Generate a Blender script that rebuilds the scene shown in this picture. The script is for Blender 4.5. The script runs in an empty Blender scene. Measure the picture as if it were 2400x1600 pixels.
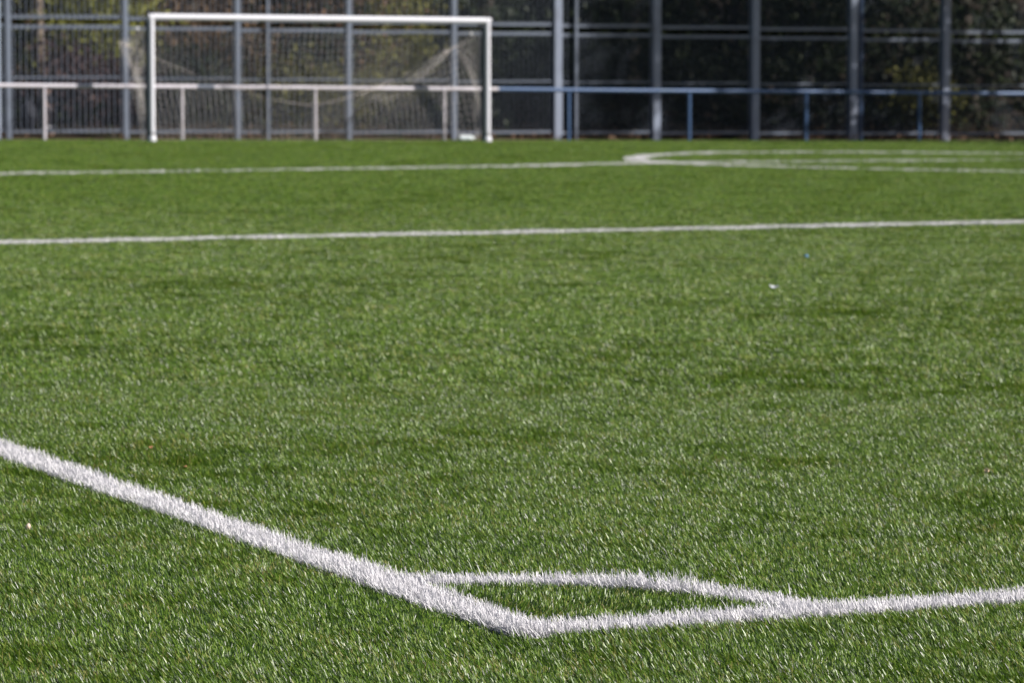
import bpy, bmesh, math, random
import numpy as np
from mathutils import Vector, Matrix

random.seed(7)
rng = np.random.default_rng(11)
S = bpy.context.scene
COL = S.collection

# ------------------------------------------------------------------ camera, sky, sun, exposure
CAM_H = 1.5834
cam_d = bpy.data.cameras.new('camera')
cam_d.sensor_width = 36.0
cam_d.lens = 127.81
cam_d.clip_start = 0.1
cam_d.clip_end = 2000
cam_d.dof.use_dof = True
cam_d.dof.focus_distance = 10.1
cam_d.dof.aperture_fstop = 7.0
cam_d.dof.aperture_blades = 0
cam = bpy.data.objects.new('camera', cam_d)
cam.location = (0, 0, CAM_H)
cam.rotation_euler = (math.radians(90 - 4.5698), 0, 0)
COL.objects.link(cam)
S.camera = cam

SUN_AZ = math.radians(-17)        # measured from +x (the right of the picture) towards +y
SUN_EL = math.radians(33)
to_sun = Vector((math.cos(SUN_AZ) * math.cos(SUN_EL), math.sin(SUN_AZ) * math.cos(SUN_EL), math.sin(SUN_EL)))
world = bpy.data.worlds.new('World')
S.world = world
world.use_nodes = True
wn = world.node_tree
bg = wn.nodes['Background']
sky = wn.nodes.new('ShaderNodeTexSky')
sky.sky_type = 'NISHITA'
sky.sun_disc = False
sky.sun_elevation = SUN_EL
sky.sun_rotation = math.atan2(to_sun.x, to_sun.y)
wn.links.new(sky.outputs[0], bg.inputs[0])
bg.inputs[1].default_value = 0.05
sun_d = bpy.data.lights.new('sun', 'SUN')
sun_d.energy = 4.9
sun_d.angle = math.radians(0.5)
sun_d.color = (1.0, 0.95, 0.87)
sun = bpy.data.objects.new('sun', sun_d)
sun.rotation_euler = to_sun.to_track_quat('Z', 'Y').to_euler()
sun.location = (40, -10, 40)
COL.objects.link(sun)
S.view_settings.view_transform = 'Standard'
S.view_settings.look = 'None'
S.view_settings.exposure = 0.36
S.view_settings.gamma = 1.0
S.view_settings.use_curve_mapping = False
S.cycles.max_bounces = 6
S.cycles.diffuse_bounces = 3
S.cycles.glossy_bounces = 2
S.cycles.transmission_bounces = 4
S.cycles.transparent_max_bounces = 4
S.cycles.use_denoising = True

# ------------------------------------------------------------------ frame of the far touchline: a along it, b behind it
SLOPE = 0.0131                                     # the pitch falls gently to the right
def G(x): return -SLOPE * x
TH = 0.44636
U = Vector((math.cos(TH), math.sin(TH), 0))
NB = Vector((-math.sin(TH), math.cos(TH), 0))
O = Vector((-7.7334, 60.2236, 0))
def P(a, b, z=0.0):
    p = O + U * a + NB * b
    p.z = G(p.x) + z
    return p

# ------------------------------------------------------------------ helpers
def tag(o, label=None, cat=None, group=None, kind=None):
    if label: o['label'] = label
    if cat: o['category'] = cat
    if group: o['group'] = group
    if kind: o['kind'] = kind
    return o
def link(o, parent=None):
    COL.objects.link(o)
    if parent is not None: o.parent = parent
    return o
def empty(name, loc, rz=0.0):
    o = bpy.data.objects.new(name, None)
    o.empty_display_size = 0.2
    o.location = loc
    o.rotation_euler = (0, 0, rz)
    return link(o)
def mesh_np(name, verts, quads=None, faces=None, mat=None, attrs=None, smooth=False):
    me = bpy.data.meshes.new(name)
    verts = np.asarray(verts, dtype=np.float32)
    if quads is not None:
        quads = np.asarray(quads, dtype=np.int32)
        me.vertices.add(len(verts)); me.vertices.foreach_set('co', verts.ravel())
        me.loops.add(quads.size); me.loops.foreach_set('vertex_index', quads.ravel())
        me.polygons.add(len(quads))
        me.polygons.foreach_set('loop_start', np.arange(0, quads.size, quads.shape[1], dtype=np.int32))
        me.update(calc_edges=True)
    else:
        me.from_pydata(verts.tolist(), [], faces); me.update()
    for k, v in (attrs or {}).items():
        at = me.attributes.new(k, 'FLOAT', 'POINT'); at.data.foreach_set('value', np.asarray(v, dtype=np.float32))
    if mat: me.materials.append(mat)
    if smooth: me.polygons.foreach_set('use_smooth', np.ones(len(me.polygons), dtype=bool))
    return me
def obj(name, me, parent=None, loc=None):
    o = bpy.data.objects.new(name, me)
    if loc is not None: o.location = loc
    return link(o, parent)

class MB:
    """collects boxes and tubes into one mesh"""
    def __init__(s): s.bm = bmesh.new()
    def box(s, c, size, rot=None, bevel=0.0):
        r = bmesh.ops.create_cube(s.bm, size=1.0)
        M = Matrix.Translation(Vector(c)) @ (rot.to_4x4() if rot else Matrix.Identity(4)) @ Matrix.Diagonal((*size, 1))
        bmesh.ops.transform(s.bm, matrix=M, verts=r['verts'])
        if bevel:
            es = list({e for v in r['verts'] for e in v.link_edges})
            bmesh.ops.bevel(s.bm, geom=es, offset=bevel, segments=2, affect='EDGES')
        return s
    def tube(s, pts, rad, n=12, cap=True):
        pts = [Vector(p) for p in pts]
        rads = rad if isinstance(rad, (list, tuple)) else [rad] * len(pts)
        rings = []
        up0 = None
        for i, p in enumerate(pts):
            d = (pts[min(i + 1, len(pts) - 1)] - pts[max(i - 1, 0)]).normalized()
            if up0 is None: up0 = Vector((0, 0, 1)) if abs(d.z) < .9 else Vector((1, 0, 0))
            x = d.cross(up0).normalized(); y = d.cross(x).normalized()
            up0 = -y if abs((-y).dot(d)) < .9 else up0
            rings.append([s.bm.verts.new(p + x * (math.cos(t) * rads[i]) + y * (math.sin(t) * rads[i]))
                          for t in [2 * math.pi * k / n for k in range(n)]])
        for a, b in zip(rings, rings[1:]):
            for k in range(n):
                f = s.bm.faces.new((a[k], a[(k + 1) % n], b[(k + 1) % n], b[k])); f.smooth = True
        if cap:                                                      # caps get their own vertices so that the sides keep clean normals
            for rg in (rings[0], list(reversed(rings[-1]))):
                s.bm.faces.new([s.bm.verts.new(v.co) for v in rg])
        return s
    def ball(s, c, r, seg=12, scale=(1, 1, 1)):
        q = bmesh.ops.create_uvsphere(s.bm, u_segments=seg, v_segments=max(6, seg // 2), radius=r)
        bmesh.ops.transform(s.bm, matrix=Matrix.Translation(Vector(c)) @ Matrix.Diagonal((*scale, 1)), verts=q['verts'])
        for v in q['verts']:
            for f in v.link_faces: f.smooth = True
        return s
    def mesh(s, name, mat):
        bmesh.ops.recalc_face_normals(s.bm, faces=s.bm.faces)
        me = bpy.data.meshes.new(name); s.bm.to_mesh(me); s.bm.free()
        me.materials.append(mat)
        return me
    def build(s, name, mat, parent=None, loc=None):
        return obj(name, s.mesh(name, mat), parent, loc)

# ------------------------------------------------------------------ materials
def new_mat(name):
    m = bpy.data.materials.new(name); m.use_nodes = True
    nt = m.node_tree
    return m, nt, nt.nodes['Principled BSDF']
def mix_rgb(nt, fac, a, b, blend='MIX'):
    n = nt.nodes.new('ShaderNodeMix'); n.data_type = 'RGBA'; n.blend_type = blend
    for sock, v in ((n.inputs[0], fac), (n.inputs[6], a), (n.inputs[7], b)):
        if isinstance(v, bpy.types.NodeSocket): nt.links.new(v, sock)
        elif isinstance(v, (int, float)): sock.default_value = v
        else: sock.default_value = (*v, 1)
    return n.outputs[2]
def noise(nt, scale, detail=3, coord=None, rough=.55):
    n = nt.nodes.new('ShaderNodeTexNoise'); n.inputs['Scale'].default_value = scale
    n.inputs['Detail'].default_value = detail; n.inputs['Roughness'].default_value = rough
    if coord is None:
        g = nt.nodes.new('ShaderNodeNewGeometry'); coord = g.outputs['Position']
    nt.links.new(coord, n.inputs['Vector'])
    return n.outputs['Fac']
def ramp(nt, fac, stops):
    n = nt.nodes.new('ShaderNodeValToRGB')
    e = n.color_ramp.elements
    while len(e) < len(stops): e.new(.5)
    for k, (p, c) in enumerate(stops):
        e[k].position = p; e[k].color = (*c, 1) if len(c) == 3 else c
    nt.links.new(fac, n.inputs[0])
    return n.outputs[0]
def attr(nt, name):
    n = nt.nodes.new('ShaderNodeAttribute'); n.attribute_name = name
    return n.outputs['Fac']
def paint(name, col, rough=.45, var=.12, scale=6, metal=0.0, dirt=None):
    m, nt, b = new_mat(name)
    f = noise(nt, scale, 4)
    c = mix_rgb(nt, f, [x * (1 - var) for x in col], [min(1, x * (1 + var)) for x in col])
    if dirt is not None:
        f2 = ramp(nt, noise(nt, scale * .6, 5), [(.52, (0, 0, 0)), (.7, (1, 1, 1))])
        c = mix_rgb(nt, f2, c, dirt)
    nt.links.new(c, b.inputs['Base Color'])
    b.inputs['Roughness'].default_value = rough
    b.inputs['Metallic'].default_value = metal
    return m
def fibre_mat(name, stops, rough, trans, spec=.5, noise_amt=.35):
    """thin plastic or leaf: reflection plus light through the blade"""
    m, nt, b = new_mat(name)
    t = attr(nt, 'tint')
    big = noise(nt, 1.7, 5, rough=.75)
    sm = nt.nodes.new('ShaderNodeMath'); sm.operation = 'MULTIPLY_ADD'
    nt.links.new(big, sm.inputs[0]); sm.inputs[1].default_value = noise_amt; sm.inputs[2].default_value = -noise_amt / 2
    ad = nt.nodes.new('ShaderNodeMath'); ad.operation = 'ADD'; ad.use_clamp = True
    nt.links.new(t, ad.inputs[0]); nt.links.new(sm.outputs[0], ad.inputs[1])
    c = ramp(nt, ad.outputs[0], stops)
    nt.links.new(c, b.inputs['Base Color'])
    b.inputs['Roughness'].default_value = rough
    b.inputs['Specular IOR Level'].default_value = spec
    tr = nt.nodes.new('ShaderNodeBsdfTranslucent'); nt.links.new(c, tr.inputs[0])
    mx = nt.nodes.new('ShaderNodeMixShader'); mx.inputs[0].default_value = trans
    nt.links.new(b.outputs[0], mx.inputs[1]); nt.links.new(tr.outputs[0], mx.inputs[2])
    nt.links.new(mx.outputs[0], nt.nodes['Material Output'].inputs[0])
    return m

FIBRE_STOPS = [(0.0, (.011, .028, .002)), (.3, (.038, .098, .003)), (.62, (.150, .275, .014)), (.92, (.30, .42, .07)), (1.0, (.42, .36, .13))]
M_FIBRE = fibre_mat('green_turf_fibre', FIBRE_STOPS, .36, .32, .66, .42)
M_FIBRE_FAR = fibre_mat('green_turf_fibre_far', FIBRE_STOPS, .5, .30, .4, .5)
M_WHITE = fibre_mat('white_turf_fibre', [(0.0, (.58, .565, .60)), (.5, (.755, .735, .78)), (1.0, (.88, .865, .90))], .45, .2, .4, .1)
def ground_mat(name, a, b_, scale, rough=.95, extra=None):
    m, nt, b = new_mat(name)
    f = noise(nt, scale, 6, rough=.7)
    c = mix_rgb(nt, ramp(nt, f, [(.3, (0, 0, 0)), (.7, (1, 1, 1))]), a, b_)
    if extra:
        f2 = ramp(nt, noise(nt, extra[0], 4), [(.5, (0, 0, 0)), (.62, (1, 1, 1))])
        c = mix_rgb(nt, f2, c, extra[1])
    nt.links.new(c, b.inputs['Base Color']); b.inputs['Roughness'].default_value = rough
    b.inputs['Specular IOR Level'].default_value = .2
    bp = nt.nodes.new('ShaderNodeBump'); bp.inputs['Strength'].default_value = .5; bp.inputs['Distance'].default_value = .02
    nt.links.new(f, bp.inputs['Height']); nt.links.new(bp.outputs[0], b.inputs['Normal'])
    return m
M_TURFBASE = ground_mat('turf_backing_and_infill', (.018, .030, .008), (.045, .075, .015), 60)
M_DIRT = ground_mat('dry_dirt', (.16, .115, .085), (.30, .22, .17), 9, extra=(2.5, (.13, .085, .055)))
M_LITTER = ground_mat('leaf_litter', (.012, .009, .007), (.038, .026, .017), 5, extra=(1.2, (.02, .021, .010)))
M_GOAL = paint('white_goal_paint', (.77, .77, .86), .35, .04, 5)
M_GREY = paint('teal_grey_profile', (.045, .07, .095), .5, .1)
M_COLLAR = paint('grey_collar', (.33, .33, .36), .5, .1)
M_RAILW = paint('white_rail_paint', (.62, .585, .66), .45, .08, 4, dirt=(.5, .46, .48))
M_RAILB = paint('blue_rail_paint', (.058, .115, .25), .42, .12, 4, dirt=(.075, .13, .24))
M_FENCE = paint('blue_grey_fence_paint', (.15, .178, .24), .45, .12, 3, dirt=(.12, .14, .19))
M_PALE = paint('pale_galvanised', (.34, .39, .5), .4, .1)
M_POST = paint('lit_column_paint', (.22, .255, .345), .45, .15, 3, dirt=(.16, .18, .24))  # paler copy of the fence paint: sunlight is put into these columns
M_NAVY = paint('shaded_blue_steel', (.02, .05, .12), .45, .1)  # blue steel darkened: the shade on the pipe is in the colour
M_NET = paint('net_cord', (.48, .45, .44), .8, .1)
M_ROPE = paint('pale_rope', (.7, .62, .6), .8, .1)
M_CLIP = paint('white_plastic', (.85, .86, .9), .2, .02)

# ------------------------------------------------------------------ ground, bank, pitch surface
def sheet(name, pts2, dz, mat):
    v = [(x, y, G(x) + dz) for x, y in pts2]
    o = obj(name, mesh_np(name, v, faces=[list(range(len(v)))], mat=mat))
    return o
tag(sheet('ground', [(-400, -150), (400, -150), (400, 500), (-400, 500)], -.02, M_DIRT), 'dry dirt strip with brownish litter along the foot of the fence', 'ground', kind='structure')
edge_l, edge_r = P(-60, .06), P(20.8, .06)
tag(sheet('pitch_surface', [(-45, -30), (P(20.8, -80).x, P(20.8, -80).y), (edge_r.x, edge_r.y), (edge_l.x, edge_l.y)], 0.0, M_TURFBASE), 'dark green backing of the artificial turf football pitch', 'pitch', kind='structure')

def wob(x, y, s, seed):
    r = np.random.default_rng(seed); t = 0
    for k in range(7):
        an = r.uniform(0, 2 * math.pi); fr = s * r.uniform(.5, 2.2); ph = r.uniform(0, 6.28)
        t = t + np.sin((x * math.cos(an) + y * math.sin(an)) * fr + ph)
    return t / 7 ** .5 / 1.2
aa, bb = np.meshgrid(np.linspace(-70, 80, 151), np.concatenate([np.linspace(1.9, 12, 26), np.linspace(13, 45, 20)]), indexing='ij')
zz = .02 + np.clip((bb - 1.9) / 1.2, 0, 1) * .16 + np.clip(bb - 4, 0, None) ** 1.15 * .17
zz = zz + wob(aa, bb, .8, 5) * .05 * np.clip(bb - 2.2, 0, 3) - .06 * (bb < 1.95)
bx = O.x + U.x * aa + NB.x * bb; by = O.y + U.y * aa + NB.y * bb
bv = np.stack([bx, by, zz - SLOPE * bx], -1).reshape(-1, 3)
nj = aa.shape[1]
ii, jj = np.meshgrid(np.arange(aa.shape[0] - 1), np.arange(nj - 1), indexing='ij')
bq = np.stack([ii * nj + jj, (ii + 1) * nj + jj, (ii + 1) * nj + jj + 1, ii * nj + jj + 1], -1).reshape(-1, 4)
tag(obj('bank', mesh_np('bank', bv, quads=bq, mat=M_LITTER, smooth=True)), 'wooded bank of brown leaf litter rising behind the fence', 'bank', kind='structure')
def bank_z(a, b):
    return float(.02 + min(max((b - 1.9) / 1.2, 0), 1) * .16 + max(b - 4, 0) ** 1.15 * .17 + wob(np.array(a), np.array(b), .8, 5) * .05 * min(max(b - 2.2, 0), 3))

# ------------------------------------------------------------------ turf fibres
def blades(x, y, z, length, width, lean, az, twist, curl, tint):
    """flat ribbons, two quads each; returns verts, quads, tint"""
    n = len(x)
    L = np.stack([np.cos(az), np.sin(az)], -1)                      # lean direction
    W = np.stack([np.cos(twist), np.sin(twist), np.zeros(n)], -1) * (width / 2)[:, None]
    def pt(f, wf):
        ang = lean + curl * f
        h = np.cos(lean + curl * f * .5) * length * f
        d = np.sin(lean + curl * f * .5) * length * f
        c = np.stack([x + L[:, 0] * d, y + L[:, 1] * d, z + h], -1)
        return c - W * wf, c + W * wf
    a0, a1 = pt(0.0, 1.0); b0, b1 = pt(.55, .95); c0, c1 = pt(1.0, .45)
    v = np.stack([a0, a1, b1, b0, c1, c0], 1).reshape(-1, 3)
    i = np.arange(n)[:, None] * 6
    q = np.concatenate([i + np.array([[0, 1, 2, 3]]), i + np.array([[3, 2, 4, 5]])], 1).reshape(-1, 4)
    return v, q, np.repeat(tint, 6)
LEAN_AZ = math.radians(163)
def green_blades(n, rad, r, wid, hscale=1.0, tm=.44):
    rr = rad * np.sqrt(r.random(n)); t = r.random(n) * 2 * math.pi
    az = LEAN_AZ + r.normal(0, .36, n)
    return blades(rr * np.cos(t), rr * np.sin(t), np.full(n, -.002), r.uniform(.017, .032, n) * hscale, wid * r.uniform(.75, 1.25, n),
                  np.abs(r.normal(.60, .20, n)), az, az + math.pi / 2 + r.normal(0, .9, n), r.normal(.30, .3, n), np.clip(r.normal(tm, .33, n), 0, .95))
tufts = bpy.data.collections.new('turf_tufts')
def make_tufts(tagname, count, n, rad, wid, hscale, seed, mat=None, tm=.44):
    for k in range(count):
        r = np.random.default_rng(seed + k)
        v, q, t = green_blades(n, rad, r, wid, hscale, tm)
        if k % 4 == 0:                                               # the odd loose, paler or upright fibre
            m = 1
            az = r.random(m) * 6.28
            v2, q2, t2 = blades(r.normal(0, rad / 2, m), r.normal(0, rad / 2, m), np.zeros(m), r.uniform(.03, .042, m) * hscale, np.full(m, wid), r.uniform(.1, .7, m), az, az + 1.5, r.normal(.5, .4, m), np.full(m, .97))
            q = np.concatenate([q, q2 + len(v)]); v = np.concatenate([v, v2]); t = np.concatenate([t, t2])
        me = mesh_np(tagname, v, quads=q, mat=mat or M_FIBRE, attrs={'tint': t})
        o = bpy.data.objects.new('%s_%02d' % (tagname, k), me)
        tufts.objects.link(o)
make_tufts('tuft_a', 20, 24, .021, .0023, 1.0, 100, M_FIBRE, .41)
make_tufts('tuft_b', 10, 68, .055, .0029, 1.0, 200, M_FIBRE, .46)
make_tufts('tuft_c', 10, 120, .13, .0042, 1.0, 300, M_FIBRE_FAR)

# white markings: centre lines on the ground (x, y), measured in metres
def resample(pts, step):
    pts = np.asarray(pts, float)
    d = np.r_[0, np.cumsum(np.hypot(*np.diff(pts, axis=0).T))]
    n = max(2, int(d[-1] / step)); t = np.linspace(0, d[-1], n)
    return np.stack([np.interp(t, d, pts[:, 0]), np.interp(t, d, pts[:, 1])], -1)
def spline(pts, per=12):
    pts = np.asarray(pts, float); out = []
    q = np.vstack([2 * pts[0] - pts[1], pts, 2 * pts[-1] - pts[-2]])
    for i in range(1, len(q) - 2):
        for t in np.linspace(0, 1, per, endpoint=False):
            a, b, c, d = q[i - 1], q[i], q[i + 1], q[i + 2]
            out.append(.5 * (2 * b + (c - a) * t + (2 * a - 5 * b + 4 * c - d) * t * t + (3 * b - a - 3 * c + d) * t ** 3))
    out.append(pts[-1]); return np.array(out)
CORNER = np.array((.043, 9.80))
DL = np.array((math.cos(math.radians(115.5)), math.sin(math.radians(115.5))))    # near left line, away from the corner
DR = np.array((math.cos(math.radians(26.4)), math.sin(math.radians(26.4))))      # near right line
arc_t = np.radians(np.linspace(26.4 + 2, 115.5 - 2, 40))
LINES = [
    ('touchline', [CORNER + DL * -.06, CORNER + DL * 8.5], .142, 'a', 'near white fibre line running from the corner up to the left edge'),
    ('goal_line', [CORNER + DR * -.06, CORNER + DR * 4.2], .142, 'a', 'near white fibre line running from the corner to the right edge'),
    ('corner_arc', np.stack([CORNER[0] + .925 * np.cos(arc_t), CORNER[1] + .925 * np.sin(arc_t)], -1), .115, 'a', 'curved white fibre arc closing off the pitch corner'),
    ('penalty_line', [(-5.9, 27.45), (-4.057, 28.70), (4.896, 34.68), (7.0, 36.06)], .125, 'b', 'straight white line across the pitch between the corner and the circle'),
    ('halfway_line', spline([(-9.0, 41.3), (-6.2, 43.95), (-3.29, 46.55), (0, 49.45), (1.447, 51.2), (3.356, 52.8), (7.88, 55.8), (11, 58)]), .115, 'c', 'faint far white line that passes under the tip of the circle'),
    ('centre_circle', spline([(10.5, 59.0), (8.2, 59.4), (5.6, 58.9), (3.4, 57.6), (2.39, 56.1), (1.96, 54.7), (1.80, 53.2), (2.1, 52.1), (3.05, 51.2), (4.8, 50.45), (6.2, 50.1), (7.6, 50.2), (9.5, 50.9), (11, 52.0)]), .14, 'c', 'far white circle line with its rounded tip left of centre'),
]
LOD = {'a': (30000, .0029, 1.0), 'b': (19000, .0032, 1.0), 'c': (9500, .0048, 1.0)}
def dist_to(lines_pts, X, Y):
    best = np.full(X.shape, 1e9)
    for a, b in zip(lines_pts[:-1], lines_pts[1:]):
        d = b - a; L2 = max(d @ d, 1e-12)
        t = np.clip(((X - a[0]) * d[0] + (Y - a[1]) * d[1]) / L2, 0, 1)
        best = np.minimum(best, np.hypot(X - a[0] - t * d[0], Y - a[1] - t * d[1]))
    return best
line_pts = []
for name, pts, w, lod, label in LINES:
    pts = np.asarray(pts, float)
    line_pts.append((pts, w))
    dens, wid, hs = LOD[lod]
    r = np.random.default_rng(abs(hash(name)) % 1000 if False else sum(map(ord, name)))
    seg = np.diff(pts, axis=0); ln = np.hypot(*seg.T); tot = ln.sum()
    n = int(dens * tot * w)
    pick = r.choice(len(ln), n, p=ln / tot); t = r.random(n)
    d = seg[pick] / ln[pick][:, None]; nn = np.stack([-d[:, 1], d[:, 0]], -1)
    x = pts[pick, 0] + seg[pick, 0] * t; y = pts[pick, 1] + seg[pick, 1] * t
    ww = w * (1 + .10 * wob(x, y, 7, 3))
    if name == 'centre_circle':                                      # the line is repainted and wider round its left end
        ww = ww * (1 + 1.3 * np.exp(-(np.hypot(x - 1.7, y - 53.2) / 2.2) ** 2))
    off = (r.random(n) - .5) * ww + r.normal(0, .009, n)
    x, y = x + nn[:, 0] * off, y + nn[:, 1] * off
    if lod != 'a':                                                   # worn stretches of the far lines
        keep = r.random(n) < np.clip((1.15 if name == 'penalty_line' else .7) + .45 * wob(x, y, 1.1, 8) + (.8 * np.exp(-(np.hypot(x - 1.7, y - 53.2) / 3) ** 2) if name == 'centre_circle' else 0), .12, 1) * (np.clip(1.1 - (x - 3) / 6, .35, 1) if lod == 'c' else 1)
        x, y = x[keep], y[keep]; n = len(x)
    az = LEAN_AZ + r.normal(0, .85, n)
    lean = np.abs(r.normal(.48, .30, n)); length = r.uniform(.027, .048, n) * (1 + .12 * wob(x, y, 5, 4))
    tall = r.random(n) < .02
    length = np.where(tall, length * r.uniform(1.2, 1.5, n), length)
    if name == 'corner_arc':                                         # a shaggy, longer stretch right of the middle
        sh = np.exp(-((np.arctan2(y - CORNER[1], x - CORNER[0]) - math.radians(64)) / .17) ** 2)
        length = length * (1 + .15 * sh + .75 * sh * r.random(n) ** 2); az = az + sh * r.normal(-.4, 1.1, n); lean = lean + sh * r.uniform(-.1, .5, n)
    v, q, tt = blades(x, y, G(x) - .002, length, wid * r.uniform(.75, 1.2, n), lean, az, az + 1.57 + r.normal(0, .9, n), r.normal(.35, .5, n), np.clip(r.normal(.55, .24, n), 0, 1))
    tag(obj(name, mesh_np(name, v, quads=q, mat=M_WHITE, attrs={'tint': tt})), label, 'pitch marking', kind='structure')

def grid(y0, y1, step, r, xpad):
    ys = np.arange(y0, y1, step)
    out = []
    for k, y in enumerate(ys):
        hw = .1408 * y * 1.06 + xpad
        xs = np.arange(-hw, hw, step) + (k % 2) * step / 2
        out.append(np.stack([xs, np.full(len(xs), y)], -1))
    g = np.concatenate(out)
    return g + r.uniform(-.42, .42, g.shape) * step
r = np.random.default_rng(5)
pts_all, idx_all, lodf = [], [], []
for (y0, y1, step, pad, i0, cnt, ex) in ((7.3, 17, .0265, 2.0, 0, 20, .003), (17, 38, .072, 2.6, 20, 10, .01), (28, 72, .150, 4.0, 30, 10, .02)):
    g = grid(y0, y1, step, r, pad)
    if i0 == 30: g = g[(g[:, 1] - 28) / 10 > r.random(len(g))]
    if i0 == 20: g = g[(38 - g[:, 1]) / 10 > r.random(len(g)) * .9]
    if i0 == 30:
        bvals = (g[:, 0] - O.x) * NB.x + (g[:, 1] - O.y) * NB.y
        g = g[bvals < -.02]
    keep = np.ones(len(g), bool)
    for lp, w in line_pts:
        near = (g[:, 1] > lp[:, 1].min() - 1) & (g[:, 1] < lp[:, 1].max() + 1)
        dd = np.full(len(g), 9.0); dd[near] = dist_to(lp, g[near, 0], g[near, 1])
        keep &= dd > w / 2 + ex * r.uniform(.2, 1.6, len(g)) - .026 * (r.random(len(g)) < .16)
    keep |= (np.hypot(g[:, 0] - CORNER[0] + .03, g[:, 1] - CORNER[1] + .075) < .05)
    g = g[keep]
    pts_all.append(g); idx_all.append(r.integers(i0, i0 + cnt, len(g)))
g = np.concatenate(pts_all); idx = np.concatenate(idx_all)
w1 = wob(g[:, 0], g[:, 1], 1.6, 21); w2 = wob(g[:, 0], g[:, 1], 5.5, 22); w3 = wob(g[:, 0], g[:, 1], 14, 23)
w4 = wob(g[:, 0], g[:, 1] * 1.3, 30, 24)
sc = np.clip(1 + .10 * w1 + .13 * w2 + .12 * w3 + .08 * w4 + r.normal(0, .08, len(g)), .55, 1.55)
rz = .35 * w1 + .42 * w2 + .44 * w3 + .25 * w4 + r.normal(0, .2, len(g))
tilt = .05 * w2 + .11 * w3 + .08 * w4
dc = g - CORNER
inside = (np.hypot(*dc.T) < .92) & (dc @ DL > 0) & (dc @ DR > 0)
rz = np.where(inside, rz * 1.5 - .9, rz)                            # the little patch inside the arc is laid the other way
tilt = np.where(inside, tilt - .15, tilt)
me = mesh_np('artificial_turf', np.stack([g[:, 0], g[:, 1], G(g[:, 0])], -1), faces=[])
for nm, tp, arr in (('idx', 'INT', idx.astype(np.int32)), ):
    at = me.attributes.new(nm, tp, 'POINT'); at.data.foreach_set('value', arr)
rot = np.stack([np.zeros(len(g)), -tilt, rz], -1).astype(np.float32)
at = me.attributes.new('rot', 'FLOAT_VECTOR', 'POINT'); at.data.foreach_set('vector', rot.ravel())
scl = np.stack([np.ones(len(g)), np.ones(len(g)), sc], -1).astype(np.float32)
at = me.attributes.new('scl', 'FLOAT_VECTOR', 'POINT'); at.data.foreach_set('vector', scl.ravel())
turf = obj('artificial_turf', me)
tag(turf, 'green artificial turf fibres leaning left over the whole pitch', 'artificial turf', kind='stuff')
gn = bpy.data.node_groups.new('turf_scatter', 'GeometryNodeTree')
gn.interface.new_socket('Geometry', in_out='INPUT', socket_type='NodeSocketGeometry')
gn.interface.new_socket('Geometry', in_out='OUTPUT', socket_type='NodeSocketGeometry')
N = gn.nodes
gi, go = N.new('NodeGroupInput'), N.new('NodeGroupOutput')
ci = N.new('GeometryNodeCollectionInfo'); ci.inputs[0].default_value = tufts
ci.inputs['Separate Children'].default_value = True; ci.inputs['Reset Children'].default_value = True
ip = N.new('GeometryNodeInstanceOnPoints'); ip.inputs['Pick Instance'].default_value = True
def named(nm, tp):
    n = N.new('GeometryNodeInputNamedAttribute'); n.data_type = tp; n.inputs['Name'].default_value = nm
    return n.outputs['Attribute']
mp = N.new('GeometryNodeMeshToPoints')
gn.links.new(gi.outputs[0], mp.inputs['Mesh'])
gn.links.new(mp.outputs[0], ip.inputs['Points'])
gn.links.new(ci.outputs[0], ip.inputs['Instance'])
gn.links.new(named('idx', 'INT'), ip.inputs['Instance Index'])
er = N.new('FunctionNodeEulerToRotation')
gn.links.new(named('rot', 'FLOAT_VECTOR'), er.inputs[0]); gn.links.new(er.outputs[0], ip.inputs['Rotation'])
gn.links.new(named('scl', 'FLOAT_VECTOR'), ip.inputs['Scale'])
gn.links.new(ip.outputs[0], go.inputs[0])
turf.modifiers.new('scatter', 'NODES').node_group = gn

# ------------------------------------------------------------------ the goal
GA, GB, GW, GH = 1.563, -.891, 6.12, 2.06
ROT = TH
goal = empty('football_goal', P(GA, GB), ROT)                        # local x along the line, y away from the pitch
tag(goal, 'white small-sided football goal with a sagging net on the far goal line', 'football goal')
dz = [G(P(GA + s, GB).x) - G(P(GA, GB).x) for s in (0, GW)]
for s, z0 in ((0, dz[0]), (GW, dz[1])):
    MB().tube([(s, 0, z0 + .16), (s, 0, GH + z0 * .6 + .044)], .047, 20).build('post', M_GOAL, goal)
    MB().box((s - .012, .115, z0 + 1.0), (.06, .15, 2.0 - .02), bevel=.006).build('net_channel', M_GREY, goal)
    MB().tube([(s, 0, z0 - .05), (s, 0, z0 + .03), (s, 0, z0 + .09), (s, 0, z0 + .11)], [.066, .066, .062, .05], 20).build('base_sleeve', M_GOAL, goal)
    MB().tube([(s, 0, z0 + .112), (s, 0, z0 + .158)], .047, 16).build('collar', M_COLLAR, goal)
    # bracket that carries the net: bent tube to the back with a white end clip
    bk = MB().tube([(s, .05, GH + z0 - .02), (s, .3, GH + z0 - .03), (s, .62, GH + z0 - .10), (s, .70, GH + z0 - .17)], .012, 8).build('net_bracket', M_GREY, goal)
    MB().ball((s, .70, GH + z0 - .19), .034, 12).build('end_clip', M_CLIP, bk)
zb = [dz[0] * .6, dz[1] * .6]
MB().tube([(-.05, 0, GH + zb[0]), (GW + .05, 0, GH + zb[1])], .051, 20).build('crossbar', M_GOAL, goal)

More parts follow.
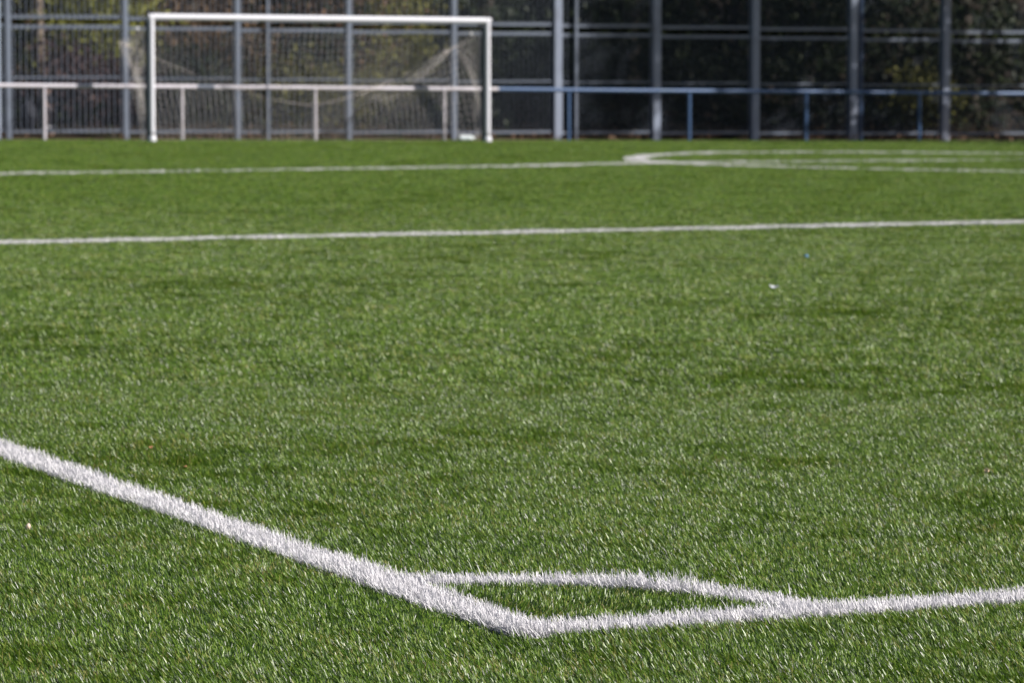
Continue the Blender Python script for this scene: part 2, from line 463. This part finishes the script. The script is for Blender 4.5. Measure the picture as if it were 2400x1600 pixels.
def net_surface():
    segs = []
    cell = .11
    nx = int(GW / cell); 
    def Gz(s): return dz[1] * s / GW
    def top_edge(s):                                                 # sagging back rope between the two ears
        k = abs(2 * s / GW - 1)
        e = k ** 1.5
        return Vector((s + (.06 if s > GW / 2 else -.06) * e, .62 + .83 * k ** 1.3, .62 + 1.04 * e + Gz(s)))
    def bottom(s):
        k = abs(2 * s / GW - 1)
        return Vector((s, .42 + .22 * (1 - k ** 2), .02 + Gz(s)))
    def bar(s): return Vector((s, .05, GH - .03 + Gz(s) * .6))
    def rowpts(nv, f):
        return [[f(i * GW / nx, j / nv) for j in range(nv + 1)] for i in range(nx + 1)]
    def top(s, t):
        p = bar(s).lerp(top_edge(s), t); p.z -= .10 * math.sin(math.pi * t)
        return p
    def back(s, t):
        p = top_edge(s).lerp(bottom(s), t)
        p.y += -.10 * math.sin(math.pi * t) * abs(2 * s / GW - 1)
        p += Vector((0, .02 * math.sin(s * 3.1 + t * 4), 0))
        return p
    gridsets = [rowpts(13, top), rowpts(14, back)]
    for s0, sg in ((0, -1), (GW, 1)):
        def side(f, t, s0=s0):
            b0 = Vector((s0, .05, GH - .03 + Gz(s0) * .6)).lerp(Vector((s0, .05, .02 + Gz(s0))), t)
            e0 = top_edge(s0)
            zc = e0.z * (1 - t) + .02 * t
            bk = .45 + .98 * max(0, (1 - t)) ** 1.9
            e1 = Vector((s0 + (e0.x - s0) * (1 - t), bk, zc))
            p = b0.lerp(e1, f); p.z -= .06 * math.sin(math.pi * f) * (1 - t)
            p.x += .03 * math.sin(f * 6 + t * 5)
            return p
        gridsets.append([[side(i / 11, j / 18) for j in range(19)] for i in range(12)])
    V, F = [], []
    def cord(p, q, rad=.0024):
        d = (q - p)
        if d.length < 1e-5: return
        d.normalize()
        x = d.cross(Vector((.3, .2, .93))).normalized(); y = d.cross(x)
        k = len(V)
        for e in (p, q):
            for a in (0, 2.094, 4.189):
                V.append(e + x * (math.cos(a) * rad) + y * (math.sin(a) * rad))
        for a in range(3):
            b = (a + 1) % 3
            F.append((k + a, k + b, k + 3 + b, k + 3 + a))
    # gathered cords pulled up to the right ear
    ear = top_edge(GW - .02)
    for k in range(7):
        q = Vector((GW - 1.6 - .06 * k, .80 + .02 * k, .66 + .03 * k * (1 if k % 2 else .8) + Gz(GW)))
        mid = [ear.lerp(q, f) + Vector((0, 0, -.10 * math.sin(math.pi * f))) for f in (0, .2, .4, .6, .8, 1)]
        for p0, p1 in zip(mid, mid[1:]): cord(p0, p1, .0022)
    for gset in gridsets:
        rd = .0024 if len(gset) != 12 else .0046 if gset[0][0].x < 1 else .003
        for i in range(len(gset)):
            for j in range(len(gset[0])):
                if i + 1 < len(gset): cord(gset[i][j], gset[i + 1][j], rd)
                if j + 1 < len(gset[0]): cord(gset[i][j], gset[i][j + 1], rd)
    rope = [top_edge(s) for s in np.linspace(0, GW, 50)]
    return V, F, rope, top_edge
V, F, rope, top_edge = net_surface()
net = obj('net', mesh_np('net', V, faces=F, mat=M_NET), goal)
MB().tube(rope, .0045, 6).build('net_rope', M_ROPE, net)
for s in (.12, GW - .22):
    MB().ball(top_edge(s), .03, 10, (1.6, 1, 1)).build('net_knot', M_ROPE, net)

# ------------------------------------------------------------------ pitch-side railing
RH = .905
rail = empty('pitch_railing', P(0, 0), 0)
tag(rail, 'low tubular railing round the pitch, white behind the goal and blue beyond it', 'railing')
ro = P(0, 0)
def RL(a, b, z): return P(a, b, z) - ro
SP = 2.4211
for k in range(-4, 16):
    a = k * SP
    m = M_RAILB if a > 8.3 else M_RAILW
    o = MB().tube([RL(a, 0, -.1), RL(a, 0, RH - .03)], .029, 14).build('rail_post', m, rail)
secs = [(-9.9, -3.2, M_RAILW), (-3.17, 2.70, M_RAILW), (2.985, 3.93, M_RAILW), (3.965, 8.3, M_RAILW), (8.302, 13.9, M_RAILB), (13.92, 21.1, M_RAILB), (21.12, 36.6, M_RAILB)]
for a0, a1, m in secs:
    MB().tube([RL(a0, 0, RH), RL((a0 + a1) / 2, 0, RH - .004), RL(a1, 0, RH)], .036, 16).build('handrail', m, rail)
tag(MB().tube([RL(2.69, 0, RH), RL(2.995, 0, RH)], .0385, 16).build('joint_sleeve', M_FENCE, rail), 'blue grey joint sleeve in the white handrail')

# ------------------------------------------------------------------ steel fence
FB = 1.6
fence = empty('steel_fence', P(0, FB), 0)
tag(fence, 'tall blue grey fence of vertical steel bars in two tiers behind the railing', 'fence')
fo = P(0, FB)
def FLc(a, b, z): return P(a, FB + b, z) - fo
rotF = Matrix.Rotation(TH, 3, 'Z')
FT = 4.1
def fpost(name, a, w, d, m=M_FENCE, b=0.0, h=FT, label=None):
    p = FLc(a, b, 0)
    o = MB().box((p.x, p.y, p.z + h / 2 - .1), (w, d, h + .2), rotF, bevel=.008).build(name, m, fence)
    if label: o['label'] = label
    return o
posts = [-4.3, -2.18, -.10, 1.99, 4.05, 6.15, 8.19, 10.25, 12.27, 14.35, 16.47, 18.52, 20.6, 22.7, 24.8]
for a in posts:
    w = .10 if a < 9 else .155
    fpost('post', a, w, w, b=.02, m=M_FENCE if a < 9 else M_POST)
fpost('post', -.275, .06, .06, m=M_PALE, label='thin post beside the leftmost main post')
for a in (4.585, 10.60):
    fpost('post', a, .055, .055, b=-.06, label='thin extra post')
fpost('drain_pipe', 16.63, .075, .075, M_NAVY, b=-.02, label='shade-dark navy pipe beside a fence post')
for pl, pr in zip(posts[:-1], posts[1:]):
    for z, t in ((.115, .045), (1.03, .03), (1.885, .06), (2.055, .06), (3.05, .03), (4.02, .06)):
        c = FLc((pl + pr) / 2, .02, z)
        MB().box(c, (pr - pl - .11, .035, t), rotF).build('cross_rail', M_FENCE, fence)
BARW = (.019, .0155, .0115)                                          # the bays to the right have thinner bars
bar_me = [[MB().tube([(0, 0, 0), (0, 0, h)], w / 2, 8).mesh('bar', M_FENCE) for h in (1.83, 1.98)] for w in BARW]
bar_list = []
step = 2.06 / 20
for pl, pr in zip(posts[:-1], posts[1:]):
    n = 19 if pl < 8 else 20
    for k in range(1, n + 1):
        a = pl + (pr - pl) * k / (n + 1)
        bar_list.append(a)
bar_list.sort(key=lambda a: abs(a - 10))
cnt = 0
rest = []
for a in bar_list:
    wi = 0 if a < 1.99 else 1 if a < 8.19 else 2
    for me_, z in ((bar_me[wi][0], .08), (bar_me[wi][1], 2.04)):
        p = FLc(a, -.012, z)
        use = -.4 < a < 20.5 and ((z < 1) or cnt < 300)
        if use and cnt < 300:
            o = bpy.data.objects.new('bar', me_); o.location = p; link(o, fence); cnt += 1
        else:
            rest.append((p, 1.83 if z < 1 else 1.98, BARW[wi]))
mb = MB()
for p, h, w in rest: mb.tube([p, p + Vector((0, 0, h))], w / 2, 6)
tag(mb.build('outer_bars', M_FENCE, fence), kind='stuff')

# ------------------------------------------------------------------ vegetation behind the fence
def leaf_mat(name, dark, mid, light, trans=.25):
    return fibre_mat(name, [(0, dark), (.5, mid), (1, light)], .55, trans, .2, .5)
LM = {
    'evergreen': leaf_mat('evergreen_leaf', (.005, .009, .004), (.013, .021, .008), (.03, .042, .014), .1),  # near-black leaf tone: the shade on the bank is put into it
    'olive': leaf_mat('olive_leaf', (.04, .045, .012), (.13, .13, .034), (.30, .29, .08)),
    'brown': leaf_mat('brown_leaf', (.04, .026, .016), (.12, .08, .05), (.26, .17, .105)),
    'lime': leaf_mat('sunlit_yellow_green_leaf', (.08, .09, .02), (.20, .21, .05), (.36, .36, .10)),  # olive lifted to yellow green: sunlight is put into the leaf colour
    'tan': leaf_mat('tan_leaf', (.12, .07, .045), (.24, .15, .10), (.34, .22, .15)),
    'plum': leaf_mat('plum_leaf', (.03, .02, .022), (.085, .052, .054), (.16, .11, .105)),
}
M_BARK = paint('bark', (.045, .036, .029), .9, .4, 9)
M_BARKP = paint('pale_bark', (.19, .15, .12), .9, .35, 9)
def foliage_mesh(name, seed, clumps, per, ext, size, zc, gauss=.28, hollow=.35):
    r = np.random.default_rng(seed)
    d = r.normal(0, 1, (clumps, 3)); d /= np.linalg.norm(d, axis=1)[:, None]
    rad = (hollow + (1 - hollow) * r.random(clumps)) ** .6
    c = d * rad[:, None] * np.array(ext) * (1 + .18 * r.normal(0, 1, (clumps, 1)))
    c[:, 2] += zc
    n = clumps * per
    cc = np.repeat(c, per, 0) + r.normal(0, 1, (n, 3)) * np.array(ext) * gauss * np.repeat(r.uniform(.6, 1.3, clumps), per)[:, None]
    cc[:, 2] = np.maximum(cc[:, 2], .03 if 0 < zc < 3 else zc - ext[2] * 1.25)
    a = r.normal(0, 1, (n, 3)); a /= np.linalg.norm(a, axis=1)[:, None]
    b = np.cross(a, r.normal(0, 1, (n, 3))); b /= np.linalg.norm(b, axis=1)[:, None]
    s = size * r.uniform(.6, 1.35, n)[:, None]
    a = a * s; b = b * s * .5
    v = np.stack([cc - a, cc + b - a * .1, cc + a, cc - b - a * .1], 1).reshape(-1, 3)
    q = np.arange(n * 4).reshape(-1, 4)
    tint = np.repeat(np.clip(np.repeat(r.normal(.5, .18, clumps), per) + r.normal(0, .14, n), 0, 1), 4)
    return mesh_np(name, v, quads=q, attrs={'tint': tint})
def set_mat(o, m):
    o.material_slots[0].link = 'OBJECT'; o.material_slots[0].material = m
def prep(me):
    me.materials.append(LM['olive']); return me
BUSH = [prep(foliage_mesh('foliage', 40 + k, 46, 62, e, .058, z)) for k, (e, z) in enumerate((((1.15, 1.0, 1.0), 1.05), ((.85, .8, 1.35), 1.35), ((1.5, 1.1, .75), .8), ((.7, .7, .55), .55)))]
CROWN = [prep(foliage_mesh('crown', 60 + k, 90, 60, e, .13, z, .2)) for k, (e, z) in enumerate((((2.6, 2.5, 2.2), 6.0), ((2.1, 2.1, 2.9), 6.6), ((3.2, 3.0, 2.3), 7.2)))]
def stem_mesh(seed, h, spread, n, r0, mat):
    r = random.Random(seed); mb = MB()
    for k in range(n):
        an = 6.283 * k / n + r.random(); s = spread * r.uniform(.5, 1)
        pts = [(math.cos(an) * s * t ** 1.5 + r.uniform(-.03, .03), math.sin(an) * s * t ** 1.5, -.1 + (h + .1) * t) for t in (0, .3, .6, 1)]
        mb.tube(pts, [r0, r0 * .8, r0 * .55, r0 * .2], 6)
    return mb.mesh('stem', mat)
STEM = [stem_mesh(1, 1.5, .7, 5, .022, M_BARK), stem_mesh(2, 2.1, .5, 4, .026, M_BARK), stem_mesh(3, 1.2, 1.0, 6, .02, M_BARK), stem_mesh(4, .8, .5, 5, .014, M_BARK)]
def trunk_mesh(seed, h, r0, mat):
    r = random.Random(seed); mb = MB()
    lx, ly = r.uniform(-.06, .06), r.uniform(-.06, .06)
    def c(t): return Vector((lx * h * t + .12 * math.sin(2.5 * t + seed), ly * h * t + .1 * math.sin(3 * t), -.2 + (h + .2) * t))
    ts = [0, .05, .15, .3, .5, .7, .85, 1]
    mb.tube([c(t) for t in ts], [r0 * 1.5, r0 * 1.15, r0, r0 * .92, r0 * .8, r0 * .6, r0 * .4, r0 * .15], 10)
    for k in range(7):
        t = r.uniform(.42, .9); an = r.random() * 6.283; L = h * .3 * (1.2 - t)
        b = c(t); e = b + Vector((math.cos(an) * L, math.sin(an) * L, L * r.uniform(.4, 1)))
        mb.tube([b, b.lerp(e, .5) + Vector((0, 0, -.1)), e], [r0 * .4, r0 * .25, r0 * .08], 6)
    return mb.mesh('trunk', mat)
TRUNK = [trunk_mesh(1, 7.2, .13, M_BARK), trunk_mesh(2, 8.2, .10, M_BARKP), trunk_mesh(3, 8.6, .19, M_BARK)]
def shrub(a, b, kind, var, s, rz, label, group='shrubs on the bank behind the fence'):
    p = P(a, b, bank_z(a, b)) if b > 1.9 else P(a, b)
    t = empty('shrub', p, rz); t.scale = (s, s, s)
    tag(t, label, 'shrub', group)
    f = obj('foliage', BUSH[var], t); set_mat(f, LM[kind])
    obj('stem', STEM[var], t)
    return t
def tree(a, b, kind, var, s, rz, label, group='trees behind the fence', xy=None):
    p = P(a, b, bank_z(a, b)) if xy is None else Vector((xy[0], xy[1], G(xy[0])))
    t = empty('tree', p, rz); t.scale = (s, s, s)
    tag(t, label, 'tree', group)
    f = obj('crown', CROWN[var], t); set_mat(f, LM[kind])
    obj('trunk', TRUNK[var], t)
    return t
shrubs = [
    (-1.2, 4.2, 'brown', 0, 1.0, .3, 'brown leafy shrub at the far left edge behind the bars'),
    (.3, 5.2, 'evergreen', 1, 1.0, 1.3, 'dark shrub behind the child at the left'),
    (1.6, 3.6, 'plum', 3, 1.15, 2.2, 'low reddish plum shrub just left of the left goal post'),
    (2.6, 3.9, 'plum', 3, 1.0, .2, 'low reddish plum shrub seen inside the goal by its left post'),
    (2.7, 4.6, 'lime', 1, 1.2, .7, 'tall yellow green shrub seen through the left part of the goal'),
    (3.7, 3.4, 'evergreen', 3, 1.1, 2.9, 'small dark green shrub low in the left half of the goal'),
    (4.9, 5.0, 'brown', 0, 1.1, 3.0, 'brown shrub behind the middle of the goal'),
    (5.9, 4.0, 'olive', 3, 1.0, 4.0, 'small olive shrub low behind the middle of the net'),
    (6.9, 5.6, 'evergreen', 0, 1.15, 5.0, 'dark green shrub behind the right half of the goal'),
    (7.0, 3.6, 'olive', 2, .75, .9, 'spreading olive shrub low behind the right half of the net'),
    (8.6, 5.0, 'olive', 1, .95, 5.6, 'upright olive green shrub just right of the goal'),
    (9.3, 3.4, 'evergreen', 2, .8, 1.1, 'low dark spreading shrub right of the right goal post'),
    (10.6, 5.5, 'evergreen', 1, 1.2, 2.4, 'tall dark shrub behind the second thin fence post'),
    (11.5, 4.0, 'evergreen', 0, .8, 3.4, 'dark round shrub in the first wide bay right of the goal'),
    (13.2, 4.6, 'evergreen', 0, 1.1, 4.4, 'dark broad shrub in the middle bay of the right half'),
    (15.2, 4.4, 'evergreen', 2, 1.0, 5.4, 'dark spreading shrub left of the navy pipe'),
    (17.4, 4.8, 'evergreen', 1, 1.1, .4, 'tall dark shrub right of the navy pipe'),
    (19.1, 3.6, 'olive', 3, .9, 1.4, 'small olive shrub low by the right edge'),
    (19.8, 5.0, 'evergreen', 0, 1.2, 1.8, 'dark shrub at the far right edge'),
    (8.0, 6.0, 'tan', 1, 1.3, 1.0, 'tan autumn shrub high on the bank above the right goal post'),
    (3.2, 8.6, 'olive', 0, 1.3, 1.9, 'sunlit olive shrub high on the bank above the crossbar'),
    (.6, 8.4, 'brown', 0, 1.3, 2.7, 'brown shrub high on the bank at the left'),
    (11.8, 8.6, 'evergreen', 0, 1.4, 3.7, 'dark shrub high on the bank right of the goal'),
    (15.6, 8.4, 'evergreen', 0, 1.4, 4.7, 'dark shrub high on the bank in the right half'),
    (19.8, 8.4, 'evergreen', 0, 1.4, 5.7, 'dark shrub high on the bank at the right edge'),
    (5.6, 8.6, 'brown', 0, 1.3, .1, 'brown shrub high on the bank behind the goal'),
    (9.2, 10.5, 'evergreen', 0, 1.7, 2.9, 'dark shrub at the top of the bank right of the tan shrub'),
    (11.6, 10.8, 'evergreen', 0, 1.8, 3.9, 'dark shrub at the top of the bank behind the thin fence post'),
    (14.0, 10.8, 'evergreen', 0, 1.8, 4.9, 'dark shrub at the top of the bank in the middle of the right half'),
    (17.0, 10.8, 'evergreen', 0, 1.8, 5.9, 'dark shrub at the top of the bank above the navy pipe'),
    (20.6, 10.8, 'evergreen', 0, 1.8, .2, 'dark shrub at the top of the bank at the right edge'),
    (21.6, 5.6, 'evergreen', 0, 1.5, .9, 'big dark shrub just beyond the right edge of the picture'),
    (18.2, 7.4, 'evergreen', 1, 1.5, 2.0, 'tall dark shrub high on the bank near the right edge'),
    (14.0, 7.4, 'evergreen', 1, 1.5, 3.1, 'tall dark shrub high on the bank left of the navy pipe'),
    (9.8, 8.0, 'olive', 0, 1.2, .6, 'olive shrub high on the bank right of the right goal post'),
]
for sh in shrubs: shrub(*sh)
trees = [
    (-1.8, 6.5, 'brown', 0, 1.0, 0, 'dark trunked tree at the left edge of the bank'),
    (2.2, 7.0, 'olive', 1, 1.0, 1, 'pale trunked tree left of the goal post'),
    (5.2, 6.6, 'olive', 0, 1.0, 2, 'dark trunked tree behind the middle of the goal'),
    (8.0, 6.6, 'tan', 1, 1.1, 3, 'pale trunked tree above the right goal post'),
    (11.2, 7.0, 'evergreen', 2, .95, 4, 'thick dark tree right of the goal'),
    (14.2, 6.4, 'evergreen', 2, 1.0, 5, 'thick dark tree in the middle of the right half'),
    (17.6, 7.0, 'evergreen', 0, 1.1, 6, 'dark tree behind the navy pipe'),
    (21.5, 5.4, 'evergreen', 2, 1.0, .5, 'thick dark tree just past the right edge'),
]
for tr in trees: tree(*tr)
# added trees out of view at the right, shaped to shade fence and bank
SHADE = [prep(foliage_mesh('crown', 91, 40, 60, (1.7, 1.5, 2.1), .13, 0, .13)), prep(foliage_mesh('crown', 92, 30, 60, (1.6, 1.4, 1.4), .12, 0, .13))]
def leaning_tree(a, b, off, var, label):
    t = tree(a, b, 'evergreen', 2, 1.0, TH, label, 'added shade trees leaning over the touchline', xy=P(a, b).xy)
    for ch in t.children:
        if ch.name.startswith('crown'):
            ch.data = SHADE[var]; set_mat(ch, LM['evergreen']); ch.location = off
        else:
            L = math.hypot(off[1], off[2]) + .8
            ch.rotation_euler = (math.atan2(-off[1], off[2]), math.atan2(off[0], off[2]), 0); ch.scale = (1, 1, L / 8.6)
leaning_tree(22.4, .75, (-1.2, -5.6, 8.2), 0, 'added tall shade tree leaning far over the pitch right of the fence bays')
leaning_tree(23.4, .75, (-.9, -2.6, 5.2), 1, 'added smaller leaning shade tree beside the railing right of the fence bays')
tall = trunk_mesh(8, 9.5, .2, M_BARK)
CANOPY = prep(foliage_mesh('crown', 95, 36, 60, (2.7, 2.3, 3.0), .15, 0, .11))
def tall_tree(a, b, z, s_, label):  # added beyond the frame so the crowns shade the right of the fence
    t = tree(a, b, 'evergreen', 2, 1.0, TH, label, 'added tall shade trees beside the pitch', xy=P(a, b).xy)
    for ch in t.children:
        if ch.name.startswith('crown'):
            ch.data = CANOPY; set_mat(ch, LM['evergreen']); ch.location = (0, 0, z); ch.scale = (s_, s_, s_)
        else:
            ch.data = tall; ch.scale = (1, 1, z / 9.0)
tall_tree(24.4, -6.6, 9.8, 1.0, 'added tall shade tree on bare ground right of the pitch end nearest the fence')
tall_tree(25.6, -9.6, 12.2, 1.1, 'added tallest shade tree on bare ground right of the pitch farther from the fence')
leaning_tree(24.2, 3.4, (-2.4, -3.2, 7.4), 0, 'added broad shade tree behind the fence end leaning over it at the right')  # added out of view to shade the shrubs on the right
leaning_tree(25.0, 5.6, (-2.6, -2.0, 6.2), 0, 'added dark shade tree high on the bank past the right end of the fence')
# ground cover on the bank: low weeds and fallen leaves nobody could count
def cover(name, kind, n, a0, a1, b0, b1, size, seed, h, label):
    r = np.random.default_rng(seed)
    A = r.uniform(a0, a1, n); B = b0 + (b1 - b0) * r.random(n) ** 1.3
    keep = wob(A, B, 2.0, seed) > -.25
    A, B = A[keep], B[keep]; n = len(A)
    Z = .02 + np.clip((B - 1.9) / 1.2, 0, 1) * .16 + np.clip(B - 4, 0, None) ** 1.15 * .17 + r.random(n) * h
    x = O.x + U.x * A + NB.x * B; y = O.y + U.y * A + NB.y * B
    c = np.stack([x, y, Z - SLOPE * x], -1)
    a = r.normal(0, 1, (n, 3)); a /= np.linalg.norm(a, axis=1)[:, None]
    b = np.cross(a, r.normal(0, 1, (n, 3))); b /= np.linalg.norm(b, axis=1)[:, None]
    s = size * r.uniform(.5, 1.4, n)[:, None]; a = a * s; b = b * s * .6
    v = np.stack([c - a, c + b, c + a, c - b], 1).reshape(-1, 3)
    o = obj(name, mesh_np(name, v, quads=np.arange(n * 4).reshape(-1, 4), mat=LM[kind], attrs={'tint': np.repeat(np.clip(r.normal(.5, .25, n), 0, 1), 4)}))
    tag(o, label, 'ground cover', kind='stuff')
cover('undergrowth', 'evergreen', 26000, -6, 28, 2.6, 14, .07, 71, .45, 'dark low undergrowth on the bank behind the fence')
cover('fallen_leaves', 'brown', 6000, -6, 26, 1.5, 6, .035, 72, .05, 'brown fallen leaves along the foot of the fence and bank')
cover('dry_weeds', 'tan', 900, -6, 26, .5, 2.2, .03, 73, .08, 'pale dry leaves caught under the fence')

# ------------------------------------------------------------------ child and bag behind the fence
M_SKIN = paint('skin', (.48, .30, .22), .55, .05)
M_DARK = paint('dark_cloth', (.018, .020, .032), .8, .2)
M_TROUS = paint('grey_brown_trousers', (.07, .055, .06), .85, .2)
M_SHOE = paint('pale_shoe', (.62, .62, .66), .5, .1)
M_CAP = paint('dark_cap', (.03, .04, .06), .7, .1)
def skin(name, verts, edges, radii, mat, parent, sub=2):
    me = bpy.data.meshes.new(name); me.from_pydata(verts, edges, []); me.materials.append(mat)
    o = obj(name, me, parent)
    o.modifiers.new('skin', 'SKIN')
    me.skin_vertices.new() if not me.skin_vertices else None
    for k, rd in enumerate(radii):
        rr = rd if isinstance(rd, tuple) else (rd, rd)
        me.skin_vertices[0].data[k].radius = rr
    me.skin_vertices[0].data[0].use_root = True
    o.modifiers.new('sub', 'SUBSURF').levels = sub
    o.modifiers['sub'].render_levels = sub
    o.modifiers['skin'].use_smooth_shade = True
    return o
ca, cb = .93, 2.55
child = empty('person', P(ca, cb, bank_z(ca, cb)), math.radians(38))
tag(child, 'small child in dark top and cap with pale shoes standing behind the fence', 'person')
# x to the child's left, -y is where the child faces
bv_ = [(0, 0, .40), (0, .005, .50), (0, 0, .60), (0, 0, .655), (0, -.005, .70), (0, -.012, .745), (0, -.01, .80),
       (.048, 0, .37), (.052, -.012, .22), (.052, .004, .06), (.052, -.055, .03),
       (-.048, 0, .37), (-.052, -.012, .22), (-.052, .004, .06), (-.052, -.055, .03),
       (.085, 0, .615), (.115, -.03, .50), (.10, -.115, .44), (.09, -.15, .45),
       (-.085, 0, .615), (-.125, -.05, .53), (-.095, -.15, .60), (-.085, -.185, .64)]
be_ = [(0, 1), (1, 2), (2, 3), (3, 4), (4, 5), (5, 6), (0, 7), (7, 8), (8, 9), (9, 10), (0, 11), (11, 12), (12, 13), (13, 14), (2, 15), (15, 16), (16, 17), (17, 18), (2, 19), (19, 20), (20, 21), (21, 22)]
br_ = [.075, .078, .07, .035, .05, .07, .055, .05, .036, .026, .024, .05, .036, .026, .024, .035, .026, .021, .022, .035, .026, .021, .022]
skin('body', bv_, be_, br_, M_SKIN, child)
skin('jacket', [bv_[k] for k in (0, 1, 2, 15, 16, 17, 19, 20, 21)] + [(0, 0, .642)], [(0, 1), (1, 2), (2, 3), (3, 4), (4, 5), (2, 6), (6, 7), (7, 8), (2, 9)], [.098, .098, .088, .046, .036, .031, .046, .036, .031, .05], M_DARK, child)
skin('trousers', [bv_[k] for k in (0, 7, 8, 9, 11, 12, 13)], [(0, 1), (1, 2), (2, 3), (0, 4), (4, 5), (5, 6)], [.088, .062, .048, .038, .062, .048, .038], M_TROUS, child)
for sx in (.052, -.052):
    MB().ball((sx, -.03, .035), .04, 12, (.85, 1.75, .95)).build('shoe', M_SHOE, child)
MB().ball((0, -.008, .785), .083, 14, (1, 1.08, .82)).box((0, -.10, .782), (.10, .08, .012), bevel=.005).build('cap', M_CAP, child)
for sx in (.028, -.028):
    MB().ball((sx, -.077, .752), .008, 8).build('eye', M_DARK, child)
MB().ball((0, -.084, .732), .011, 8, (1, 1.2, 1.3)).build('nose', M_SKIN, child)
MB().box((0, -.074, .708), (.028, .006, .006)).build('mouth', M_TROUS, child)

ba, bb_ = .54, 2.5
bag = empty('bag', P(ba, bb_, bank_z(ba, bb_) - .02), TH)
tag(bag, 'black upright rounded bag on the ground beside the child behind the fence', 'bag')
MB().ball((0, 0, .27), .15, 18, (.95, .75, 1.85)).build('bag_body', M_DARK, bag)
MB().ball((0, -.11, .2), .085, 12, (1.1, .5, 1.3)).build('front_pocket', M_DARK, bag)
MB().tube([(-.05, .0, .53), (-.04, 0, .60), (.04, 0, .60), (.05, 0, .53)], .009, 8).build('handle', M_CAP, bag)

# ------------------------------------------------------------------ small things lying on the turf
def lump(name, x, y, size, mat, label, cat, seed, zoff=.02):
    r = random.Random(seed); bm = bmesh.new()
    bmesh.ops.create_icosphere(bm, subdivisions=2, radius=1)
    for v in bm.verts:
        k = 1 + .22 * math.sin(3 * v.co.x + seed) * math.cos(2.3 * v.co.y + seed * 2) + r.uniform(-.07, .07)
        v.co = Vector((v.co.x * size[0], v.co.y * size[1], v.co.z * size[2])) * k
    for f in bm.faces: f.smooth = True
    me = bpy.data.meshes.new(name); bm.to_mesh(me); bm.free(); me.materials.append(mat)
    o = obj(name, me, loc=(x, y, G(x) + zoff)); o.rotation_euler = (r.uniform(-.3, .3), r.uniform(-.3, .3), r.random() * 6)
    return tag(o, label, cat)
def curled(name, x, y, L, W, mat, label, cat, seed, zoff=.022, tiltx=.4):
    r = random.Random(seed); n, m = 9, 5; v, f = [], []
    for i in range(n):
        t = i / (n - 1) * 2 - 1
        for j in range(m):
            s = j / (m - 1) * 2 - 1
            w = W / 2 * (1 - abs(t) ** 2.2) ** .7 + .0005
            v.append((t * L / 2, s * w, .25 * L * t * t + .35 * W * s * s + .0015 * math.sin(7 * t + seed)))
    for i in range(n - 1):
        for j in range(m - 1): f.append((i * m + j, (i + 1) * m + j, (i + 1) * m + j + 1, i * m + j + 1))
    me = mesh_np(name, v, faces=f, mat=mat, smooth=True)
    o = obj(name, me, loc=(x, y, G(x) + zoff)); o.rotation_euler = (tiltx, r.uniform(-.3, .3), r.random() * 6.28)
    so = o.modifiers.new('thickness', 'SOLIDIFY'); so.thickness = .0008
    return tag(o, label, cat)
M_STONE = paint('pink_stone', (.80, .60, .50), .7, .25, 120, dirt=(.75, .62, .55))
M_DRY = paint('orange_dry_leaf', (.46, .22, .12), .7, .3, 150)
M_YEL = paint('yellow_dry_leaf', (.80, .60, .38), .6, .25, 150)
M_BLUE = paint('blue_plastic', (.10, .24, .42), .35, .05)
M_PAPER = paint('white_paper', (.56, .57, .64), .6, .04)
lump('pebble', -1.574, 11.73, (.0095, .009, .0125), M_STONE, 'small pinkish pebble on the turf below the near left line', 'pebble', 3, .021)
curled('dry_leaf', -1.409, 14.1, .016, .011, M_DRY, 'orange dry leaf on turf above the near left line, farther up of two', 'leaf', 4)
curled('dry_leaf', -1.217, 13.47, .014, .010, M_DRY, 'orange dry leaf on turf above the near left line, closer down of two', 'leaf', 5)
curled('dry_leaf', 1.791, 13.6, .024, .017, M_YEL, 'yellowish dry leaf on the turf near the right edge', 'leaf', 6, .03, .9)
lump('bottle_cap', 2.278, 28.1, (.017, .017, .012), M_BLUE, 'small blue plastic cap on the turf in the right half', 'bottle cap', 7, .03)
pp = curled('paper_scrap', 1.743, 24.2, .066, .024, M_PAPER, 'crumpled white paper scrap on the turf in the right half', 'paper scrap', 8, .03, .5)
pp.rotation_euler = (.5, .1, .15)
# clear plastic bottle by the right goal post
bo = P(7.33, -.80)
bottle = empty('plastic_bottle', (bo.x, bo.y, bo.z + .075), TH - .25)
tag(bottle, 'pale clear plastic bottle lying on the grass by the right goal post', 'bottle')
mbp, ntp, bp_ = new_mat('bottle_plastic')
bp_.inputs['Base Color'].default_value = (.86, .93, .98, 1); bp_.inputs['Roughness'].default_value = .12
bp_.inputs['Transmission Weight'].default_value = .15; bp_.inputs['IOR'].default_value = 1.4
MB().tube([(-.14, 0, 0), (-.135, 0, 0), (-.12, 0, 0), (-.03, 0, 0), (-.01, 0, 0), (.01, 0, 0), (.06, 0, 0), (.10, 0, 0), (.125, 0, 0)], [.03, .043, .047, .047, .041, .047, .046, .03, .015], 18).build('bottle_body', mbp, bottle)
MB().tube([(.125, 0, 0), (.15, 0, 0)], .017, 14).build('cap', M_CLIP, bottle)
